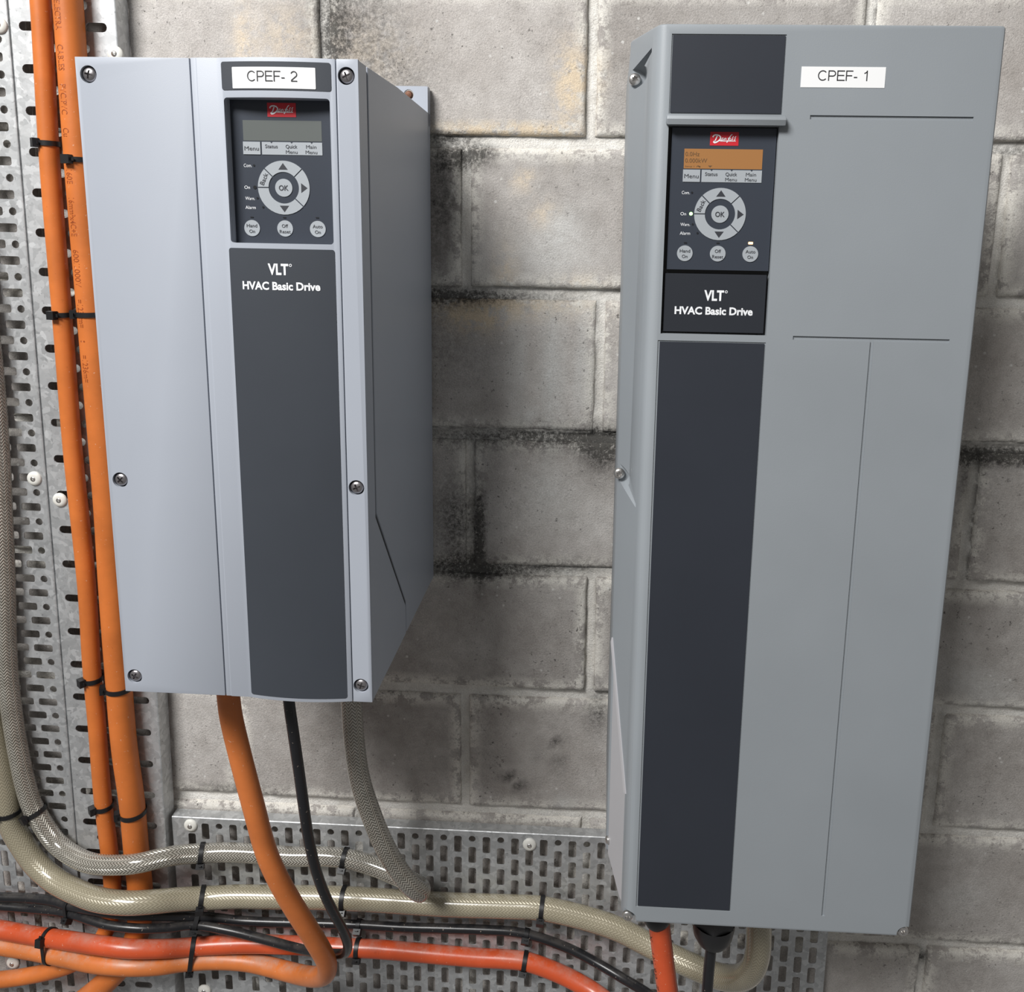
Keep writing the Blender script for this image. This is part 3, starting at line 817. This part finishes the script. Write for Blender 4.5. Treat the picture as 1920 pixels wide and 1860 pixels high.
for x, z, y in ((.4704, .5772, -.2085), (.4675, .2030, -.2085)):
    tag(link('screw', ME_TX, RD, (x-OX, y, z-OZ), (0, .4, 0)), 'zinc screw with star recess')
for x, z in ((.4888, -.2575), (.7697, -.2582)):
    tag(link('screw', ME_TX, RD, (x-OX, -.2572, z-OZ), (0, .7, 0)), 'zinc screw with star recess')
link('screw', ME_TXS, RD, (.4672-OX, -.198, -.2175-OZ), (0, 0, math.radians(-70)))
# glands below
def gland(cx, cy, z1, r, h):
    n = 6; pts = []
    bm = bmesh.new()
    rings = [(r*1.08, 0, 6), (r*1.08, -.42*h, 6)]
    hexp = lambda R: [(cx+R*math.cos(math.pi/3*i+.4), cy+R*math.sin(math.pi/3*i+.4)) for i in range(6)]
    prism_bm(hexp(r*1.02), 'z', z1-.50*h, z1, bm)
    N = 28; prev = None
    for R, zz in ((r*.98, -.50*h), (r*.98, -.62*h), (r*.90, -.80*h), (r*.70, -.95*h), (r*.40, -1.0*h)):
        ring = [bm.verts.new((cx+R*math.cos(2*math.pi*i/N), cy+R*math.sin(2*math.pi*i/N), z1+zz)) for i in range(N)]
        if prev:
            for i in range(N): bm.faces.new([prev[i], prev[(i+1) % N], ring[(i+1) % N], ring[i]])
        prev = ring
    bm.faces.new(prev)
    return bm
GY = -.222
pg = at(1337, 1745, GY)
R_obj('cable_gland', gland(pg.x, GY, -.2595, .0232, .058), M_BLACK)
pc = at(1234, 1742, GY)
R_obj('cable_gland', gland(pc.x-.002, GY, -.2595, .0165, .040), M_BLACK)

# ------------------------------------------------------------------ cables and hoses
CAB = {}
def spline(pts, n=10):
    P = [pts[0]*2-pts[1]]+pts+[pts[-1]*2-pts[-2]]
    out = []
    for i in range(1, len(P)-2):
        p0, p1, p2, p3 = P[i-1:i+3]
        # centripetal Catmull-Rom
        t0 = 0; t1 = t0+max(1e-4, (p1-p0).length)**.5; t2 = t1+max(1e-4, (p2-p1).length)**.5; t3 = t2+max(1e-4, (p3-p2).length)**.5
        for k in range(n):
            t = t1+(t2-t1)*k/n
            a1 = p0*((t1-t)/(t1-t0))+p1*((t-t0)/(t1-t0)); a2 = p1*((t2-t)/(t2-t1))+p2*((t-t1)/(t2-t1)); a3 = p2*((t3-t)/(t3-t2))+p3*((t-t2)/(t3-t2))
            b1 = a1*((t2-t)/(t2-t0))+a2*((t-t0)/(t2-t0)); b2 = a2*((t3-t)/(t3-t1))+a3*((t-t1)/(t3-t1))
            out.append(b1*((t2-t)/(t2-t1))+b2*((t-t1)/(t2-t1)))
    out.append(pts[-1]); return out
def frames(path):
    T = [(path[min(i+1, len(path)-1)]-path[max(i-1, 0)]).normalized() for i in range(len(path))]
    ref = Vector((0, -1, 0)); N = []
    n0 = (ref-T[0]*ref.dot(T[0])).normalized()
    for t in T:
        n0 = (n0-t*n0.dot(t)).normalized(); N.append(n0)
    return T, N
def tube(name, key, pts, r, mt, label, cat, group=None, seg=20, n=10, rad=None):
    path = spline([at(*q) if len(q) == 3 else Vector(q[:3]) for q in pts], n)
    # relax small kinks
    for _ in range(3):
        path = [path[0]]+[path[i]*.5+(path[i-1]+path[i+1])*.25 for i in range(1, len(path)-1)]+[path[-1]]
    T, N = frames(path)
    V, F, UV = [], [], []
    L = 0.; Ls = []
    for i, q in enumerate(path):
        if i: L += (q-path[i-1]).length
        Ls.append(L); B = T[i].cross(N[i])
        for k in range(seg):
            a = 2*math.pi*k/seg; V.append(q+(N[i]*math.cos(a)+B*math.sin(a))*r)
    for i in range(len(path)-1):
        for k in range(seg):
            k2 = (k+1) % seg
            F.append((i*seg+k, i*seg+k2, (i+1)*seg+k2, (i+1)*seg+k)); UV.append([(Ls[i], k/seg), (Ls[i], (k+1)/seg), (Ls[i+1], (k+1)/seg), (Ls[i+1], k/seg)])
    F.append(tuple(range(seg))[::-1]); UV.append([(0, 0)]*seg)
    F.append(tuple((len(path)-1)*seg+k for k in range(seg))); UV.append([(0, 0)]*seg)
    me = mesh(name, V, F, mt, True)
    uvl = me.uv_layers.new(name='UVMap'); i = 0
    flat = [c for q in UV for p in q for c in p]
    uvl.data.foreach_set('uv', flat)
    CAB[key] = (path, T, N, r, Ls)
    o = link(name, me); tag(o, label, cat, group); CAB[key+'_o'] = o
    return o
tube('power_cable', 'V1', [(46,-420,-.0395),(64,-140,-.0395),(76,0,-.0395),(93,300,-.0395),(119,620,-.0395),(136,840,-.0395),(163,1100,-.0395),(172,1250,-.0395),(182,1360,-.0395),(193,1500,-.0395),(206,1604,-.0395),(211,1665,-.040),(210,1710,-.043),(192,1758,-.043),(150,1800,-.040),(102,1819,-.036),(51,1830,-.034),(0,1837,-.034),(-90,1842,-.034),(-420,1850,-.034)], .0108, M_ORANGE, 'thinner orange power cable rising on the narrow tray, left of the printed one', 'cable')
tube('power_cable', 'V2', [(96,-420,-.0440),(114,-140,-.0440),(127,0,-.0440),(148,300,-.0440),(174,620,-.0440),(200,930,-.0440),(210,1100,-.0440),(220,1240,-.0440),(233,1400,-.0440),(247,1500,-.0440),(257,1610,-.0440),(263,1670,-.0450),(263,1715,-.046),(256,1755,-.047),(238,1797,-.046),(208,1832,-.046),(165,1870,-.046),(100,1915,-.046)], .0156, M_ORANGE, 'thicker orange power cable with printed lettering, passing behind the left drive', 'cable')
tube('braided_hose', 'HU', [(-120,-300,-.042),(-90,60,-.042),(-55,380,-.042),(-36,520,-.042),(-16,680,-.042),(-3,840,-.042),(4,980,-.042),(9,1100,-.042),(14,1260,-.042),(31,1392,-.042),(56,1500,-.042),(72,1532,-.043),(103,1578,-.046),(138,1605,-.056),(172,1619,-.068),(213,1622,-.074),(258,1619,-.074),(310,1607,-.060),(344,1602,-.047),(378,1600,-.038),(425,1598,-.033),(487,1601,-.032),(550,1606,-.032),(612,1606,-.032),(650,1610,-.032),(696,1622,-.034),(735,1637,-.040),(768,1652,-.052),(788,1664,-.070),(788,1672,-.088),(770,1660,-.100),(745,1628,-.107),(722,1588,-.113),(697,1530,-.119),(676,1467,-.124),(665,1400,-.127),(659,1317,-.128),(655,1245,-.128),(652,1160,-.128)], .0123, M_BRAID, 'steel braided hose in clear jacket looping up into the left drive', 'hose', seg=24)
tube('braided_hose', 'HL', [(-190,-300,-.044),(-150,300,-.044),(-105,760,-.044),(-82,960,-.044),(-62,1100,-.044),(-38,1250,-.044),(-9,1390,-.044),(12,1490,-.044),(22,1547,-.044),(41,1582,-.045),(67,1619,-.048),(102,1650,-.055),(143,1672,-.067),(184,1687,-.076),(235,1693,-.078),(286,1691,-.070),(339,1686,-.052),(383,1684,-.040),(446,1681,-.035),(508,1682,-.034),(612,1683,-.034),(696,1687,-.034),(837,1696,-.034),(960,1700,-.034),(1015,1703,-.035),(1096,1721,-.039),(1159,1742,-.046),(1221,1774,-.058),(1284,1805,-.078),(1346,1830,-.105),(1384,1834,-.128),(1410,1818,-.148),(1421,1786,-.158),(1423,1746,-.160),(1420,1690,-.160),(1417,1600,-.160)], .0147, M_BRAID2, 'yellowed braided hose running low along the tray and looping up into the right drive', 'hose', seg=24)
tube('control_cable', 'B1', [(-420,1674,-.030),(-80,1680,-.030),(0,1682,-.030),(61,1684,-.032),(102,1690,-.038),(127,1698,-.046),(184,1708,-.066),(235,1715,-.068),(300,1717,-.058),(383,1719,-.036),(446,1726,-.028),(508,1729,-.026),(592,1731,-.0255),(672,1734,-.0255),(760,1739,-.0255),(837,1741,-.0255),(920,1744,-.0255),(963,1747,-.0255),(1002,1755,-.026),(1041,1768,-.028),(1081,1785,-.032),(1127,1810,-.042),(1174,1838,-.060),(1213,1862,-.085),(1260,1900,-.130),(1298,1925,-.175),(1318,1915,-.210),(1325,1870,-.220),(1329,1820,-.222),(1334,1770,-.222),(1337,1730,-.222)], .0061, M_BLKC, 'black control cable running along the tray and up into the right drive gland', 'cable', seg=16)
tube('control_cable', 'B2', [(-420,1688,-.030),(-80,1694,-.030),(0,1699,-.031),(61,1704,-.033),(123,1711,-.046),(163,1723,-.062),(204,1735,-.070),(266,1741,-.070),(320,1739,-.058),(362,1734,-.046),(425,1744,-.044),(487,1759,-.052),(550,1776,-.068),(592,1785,-.090),(630,1789,-.116),(648,1786,-.136),(652,1770,-.151),(642,1742,-.168),(625,1710,-.184),(608,1675,-.198),(592,1630,-.211),(579,1574,-.221),(571,1522,-.228),(559,1436,-.234),(550,1374,-.238),(542,1317,-.238),(538,1260,-.238),(535,1200,-.238)], .0058, M_BLKC, 'black control cable looping up into the left drive between orange cable and hose', 'cable', seg=16)
tube('power_cable', 'RED', [(-420,1718,-.032),(-80,1728,-.032),(0,1743,-.033),(61,1754,-.040),(123,1763,-.056),(184,1772,-.070),(245,1779,-.072),(300,1779,-.062),(339,1777,-.048),(362,1775,-.041),(425,1771,-.034),(487,1770,-.032),(571,1773,-.0315),(633,1776,-.0315),(675,1778,-.0315),(712,1780,-.0315),(837,1791,-.0315),(900,1796,-.0315),(956,1799,-.032),(987,1803,-.033),(1034,1819,-.036),(1081,1841,-.042),(1125,1868,-.055),(1180,1915,-.095),(1225,1950,-.150),(1254,1940,-.200),(1258,1900,-.218),(1252,1860,-.222),(1244,1800,-.222),(1238,1750,-.222),(1234,1710,-.222)], .0116, M_REDOR, 'glossy red-orange power cable running along the tray and up into the right drive', 'cable', seg=24)
tube('power_cable', 'ORL', [(-420,1746,-.032),(-80,1754,-.032),(0,1772,-.034),(61,1782,-.042),(123,1795,-.058),(184,1807,-.070),(245,1812,-.072),(300,1810,-.062),(342,1804,-.048),(404,1800,-.036),(467,1804,-.033),(529,1819,-.046),(570,1829,-.072),(598,1831,-.104),(613,1822,-.130),(611,1800,-.146),(590,1762,-.162),(554,1705,-.176),(525,1655,-.185),(500,1600,-.191),(475,1510,-.196),(450,1415,-.199),(433,1342,-.200),(428,1300,-.200),(424,1250,-.200),(420,1190,-.200)], .0119, M_ORANGE2, 'dusty orange power cable looping up from the tray into the left drive', 'cable', seg=24)

# printing along a sheath
def wrap_text(key, s, px0, py0, px1, py1, h, mt, ang, flip=False, vis=None):
    """lettering bent onto the cable between two picture heights; ang: side of the sheath it sits on"""
    path, T, N, r, Ls = CAB[key]
    def near(px, py):
        best = min(range(1, len(path)-1), key=lambda i: (proj(path[i])[0]-px)**2+(proj(path[i])[1]-py)**2)
        y0, y1 = proj(path[best-1])[1], proj(path[best+1])[1]
        return Ls[best-1]+(Ls[best+1]-Ls[best-1])*(py-y0)/(y1-y0)
    s0, s1 = near(px0, py0), near(px1, py1)
    me = text_mesh(s, mt, 1., h, .003, 'L', 0)
    bm = bmesh.new(); bm.from_mesh(me)
    nv = []
    for v in bm.verts:
        L = s0+(s1-s0)*v.co.x
        i = max(0, min(len(Ls)-2, next((k for k in range(len(Ls)-1) if Ls[k+1] >= L), len(Ls)-2)))
        f = (L-Ls[i])/max(1e-6, Ls[i+1]-Ls[i])
        q = path[i].lerp(path[i+1], f); t = T[i].lerp(T[i+1], f).normalized()
        nn = N[i].lerp(N[i+1], f); nn = (nn-t*nn.dot(t)).normalized(); B = t.cross(nn)
        a = ang + (-v.co.z if not flip else v.co.z)/r
        nv.append(q+(nn*math.cos(a)+B*math.sin(a))*(r+.00015))
    for v, q in zip(bm.verts, nv): v.co = q
    me2 = bm_mesh('lettering', bm, mt); bpy.data.meshes.remove(me)
    return link('lettering', me2, CAB[key+'_o'])
for s, a, b in (('ELECTRA', 6, 62), ('CABLES', 89, 137), ('PVC/PVC', 162, 218), ('Cu', 243, 259), ('4/160E', 306, 346), ('16mm\u00b2x4C+E', 372, 443), ('600/1000V', 468, 537), ('=1235m=', 560, 612), ('|', 636, 639), ('=1236m=', 663, 713)):
    x = lambda y: 127+(174-127)*y/620
    wrap_text('V2', s, x(a), a, x(b), b, (.0084 if s != '|' else .005), M_EMBOSS, .22)
wrap_text('RED', 'CABLE', 1258, 1895, 1249, 1838, .0060, M_PRINTB, .05)
wrap_text('RED', '0.6/1kV', 1247, 1826, 1241, 1774, .0060, M_PRINTB, .05)
wrap_text('RED', 'X', 1240, 1756, 1239, 1745, .0060, M_PRINTB, .05)

# ------------------------------------------------------------------ cable ties
def near_idx(key, px, py):
    path = CAB[key][0]
    return min(range(len(path)), key=lambda i: (proj(path[i])[0]-px)**2+(proj(path[i])[1]-py)**2)
def tie(keys, px, py, ang, label, tail=True, slant=0.):
    ks = keys if isinstance(keys, tuple) else (keys,)
    cen = []
    for k in ks:
        i = near_idx(k, px, py); cen.append((CAB[k][0][i], CAB[k][1][i], CAB[k][3]))
    c = sum((q[0] for q in cen), Vector())/len(cen); t = sum((q[1] for q in cen), Vector()).normalized()
    n1 = Vector((0, -1, 0)); n1 = (n1-t*n1.dot(t)).normalized(); n2 = t.cross(n1)
    if slant: t = (t+n2*slant).normalized(); n1 = (n1-t*n1.dot(t)).normalized(); n2 = t.cross(n1)
    # outline of the bundle in the (n1, n2) plane by support function
    N = 44; wd, th = .0029, .0013
    def rad(a):
        d = n1*math.cos(a)+n2*math.sin(a)
        return max((q[0]-c).dot(d)+q[2] for q in cen)
    prof = []
    for i in range(N):
        a = 2*math.pi*i/N; da = .02
        h = rad(a); dh = (rad(a+da)-rad(a-da))/(2*da)
        prof.append((h*math.cos(a)-dh*math.sin(a), h*math.sin(a)+dh*math.cos(a), a))
    V, F = [], []
    for x, y, a in prof:
        for o, s in ((.0002, -1), (.0002, 1), (th+.0002, 1), (th+.0002, -1)):
            V.append(n1*(x+o*math.cos(a))+n2*(y+o*math.sin(a))+t*(wd*s))
    for i in range(N):
        k = (i+1) % N
        for j in range(4):
            j2 = (j+1) % 4; F.append((i*4+j, i*4+j2, k*4+j2, k*4+j))
    root = empty('cable_tie', c); tag(root, label, 'cable tie', 'black nylon cable ties')
    bm = bmesh.new(); vs_ = [bm.verts.new(v) for v in V]
    for q in F: bm.faces.new([vs_[i] for i in q])
    link('band', autosmooth(bm_mesh('band', fix(bm), M_TIE), 40), root)
    h = rad(ang); dh = (rad(ang+.02)-rad(ang-.02))/.04
    er = n1*math.cos(ang)+n2*math.sin(ang); et = -n1*math.sin(ang)+n2*math.cos(ang)
    hp = er*(h+.0028)+et*dh
    R = Matrix((t, er, et)).transposed()
    hd = box_bm(-.0050, .0050, -.0030, .0040, -.0052, .0052, .0011, 2)
    ct = box_bm(-.0028, .0028, -.004, .0016, .0016, .0080); 
    me = boolcut(bm_mesh('head', hd, M_TIE), ct)
    for v in me.vertices: v.co = hp+R@v.co
    link('head', autosmooth(me), root)
    if tail:
        tl = box_bm(-.0019, .0019, -.0006, .0006, -.0085, -.0035, .0003, 1)
        for v in tl.verts: v.co = hp+R@v.co
        link('tail', bm_mesh('tail', tl, M_TIE), root)
    return root
TIES = [('V1', 84, 285, .75, 'cable tie on the thin orange riser near the top of the picture'),
        ('V2', 148, 294, .15, 'cable tie on the printed orange riser just under the letters Cu'),
        ('V1', 117, 592, .25, 'cable tie on the thin orange riser above mid height, level with the nameplate'),
        ('V2', 172, 593, 1.2, 'cable tie on the printed orange riser above mid height, touching the left drive edge'),
        ('V1', 173, 1268, .65, 'cable tie on the thin orange riser beside the left drive bottom corner'),
        ('V2', 222, 1284, 1.15, 'cable tie on the printed orange riser beside the left drive bottom corner'),
        ('V1', 194, 1514, .75, 'cable tie on the thin orange riser above the braided hose crossing'),
        ('V2', 248, 1518, 1.1, 'cable tie on the printed orange riser above the braided hose crossing'),
        ('HL', 19, 1522, .5, 'cable tie on the outer braided hose at the left picture edge'),
        ('HU', 66, 1522, .5, 'cable tie on the inner braided hose where it starts to bend'),
        ('HU', 377, 1600, .95, 'cable tie on the upper braided hose left of the looping orange cable'),
        ('HU', 645, 1609, .75, 'cable tie on the upper braided hose right of the looping black cable'),
        ('HL', 381, 1684, .25, 'cable tie on the lower braided hose left of the looping orange cable'),
        ('HL', 645, 1685, .75, 'cable tie on the lower braided hose right of the looping black cable'),
        ('HL', 1015, 1703, .45, 'cable tie on the lower braided hose just before the right drive'),
        (('B1', 'B2'), 130, 1705, .8, 'cable tie holding two black cables under the left braided bend'),
        (('B1', 'B2'), 366, 1728, .9, 'cable tie holding two black cables under the lower hose tie'),
        (('RED', 'ORL'), 96, 1775, -.35, 'cable tie around red-orange and orange cables at the left picture edge'),
        (('RED', 'ORL'), 361, 1790, 1.25, 'cable tie around red-orange and orange cables left of the loop'),
        ('B1', 672, 1735, .6, 'cable tie on the single black cable right of the black loop'),
        ('RED', 672, 1779, .95, 'cable tie on the red-orange cable right of the black loop'),
        ('B1', 988, 1752, .6, 'cable tie on the single black cable before it bends down'),
        ('RED', 984, 1802, .9, 'cable tie on the red-orange cable where it bends down')]
for k, px, py, a, lab in TIES: tie(k, px, py, a, lab)

# ------------------------------------------------------------------ tray fixings: white nylon washers with screws
WASH = lathe([(.0092, 0), (.0092, .0012), (.0085, .0022), (.0060, .0034), (.0045, .0036)], 24)
ME_W = autosmooth(bm_mesh('washer', WASH, M_NYLON), 50)
ME_WS = phillips_mesh(.0034, .0014, M_STEEL)
FIX = [(65, 897, T2, 'white nylon fixing on the far left tray beside the braided hose'), (113, 937, T2, 'white nylon fixing on the narrow tray left of the orange cables'),
       (358, 1547, T3, 'white nylon fixing at the top left corner of the lower tray'), (993, 1583, T3, 'white nylon fixing on the lower tray left of the right drive'),
       (0, 48, T2, 'white nylon fixing at the top left picture edge'), (217, 102, T2, 'white nylon fixing peeking above the left drive top edge'),
       (25, 1805, T3, 'pale fixing below the orange cables at the left picture edge'), (384, 1856, T3, 'white nylon fixing at the bottom picture edge')]
for px, py, y, lab in FIX:
    p = at(px, py, y)
    r = empty('tray_fixing', p); tag(r, lab, 'fixing', 'nylon tray fixings')
    link('washer', ME_W, r); link('screw', ME_WS, r, (0, -.0034, 0), (0, random.random(), 0))
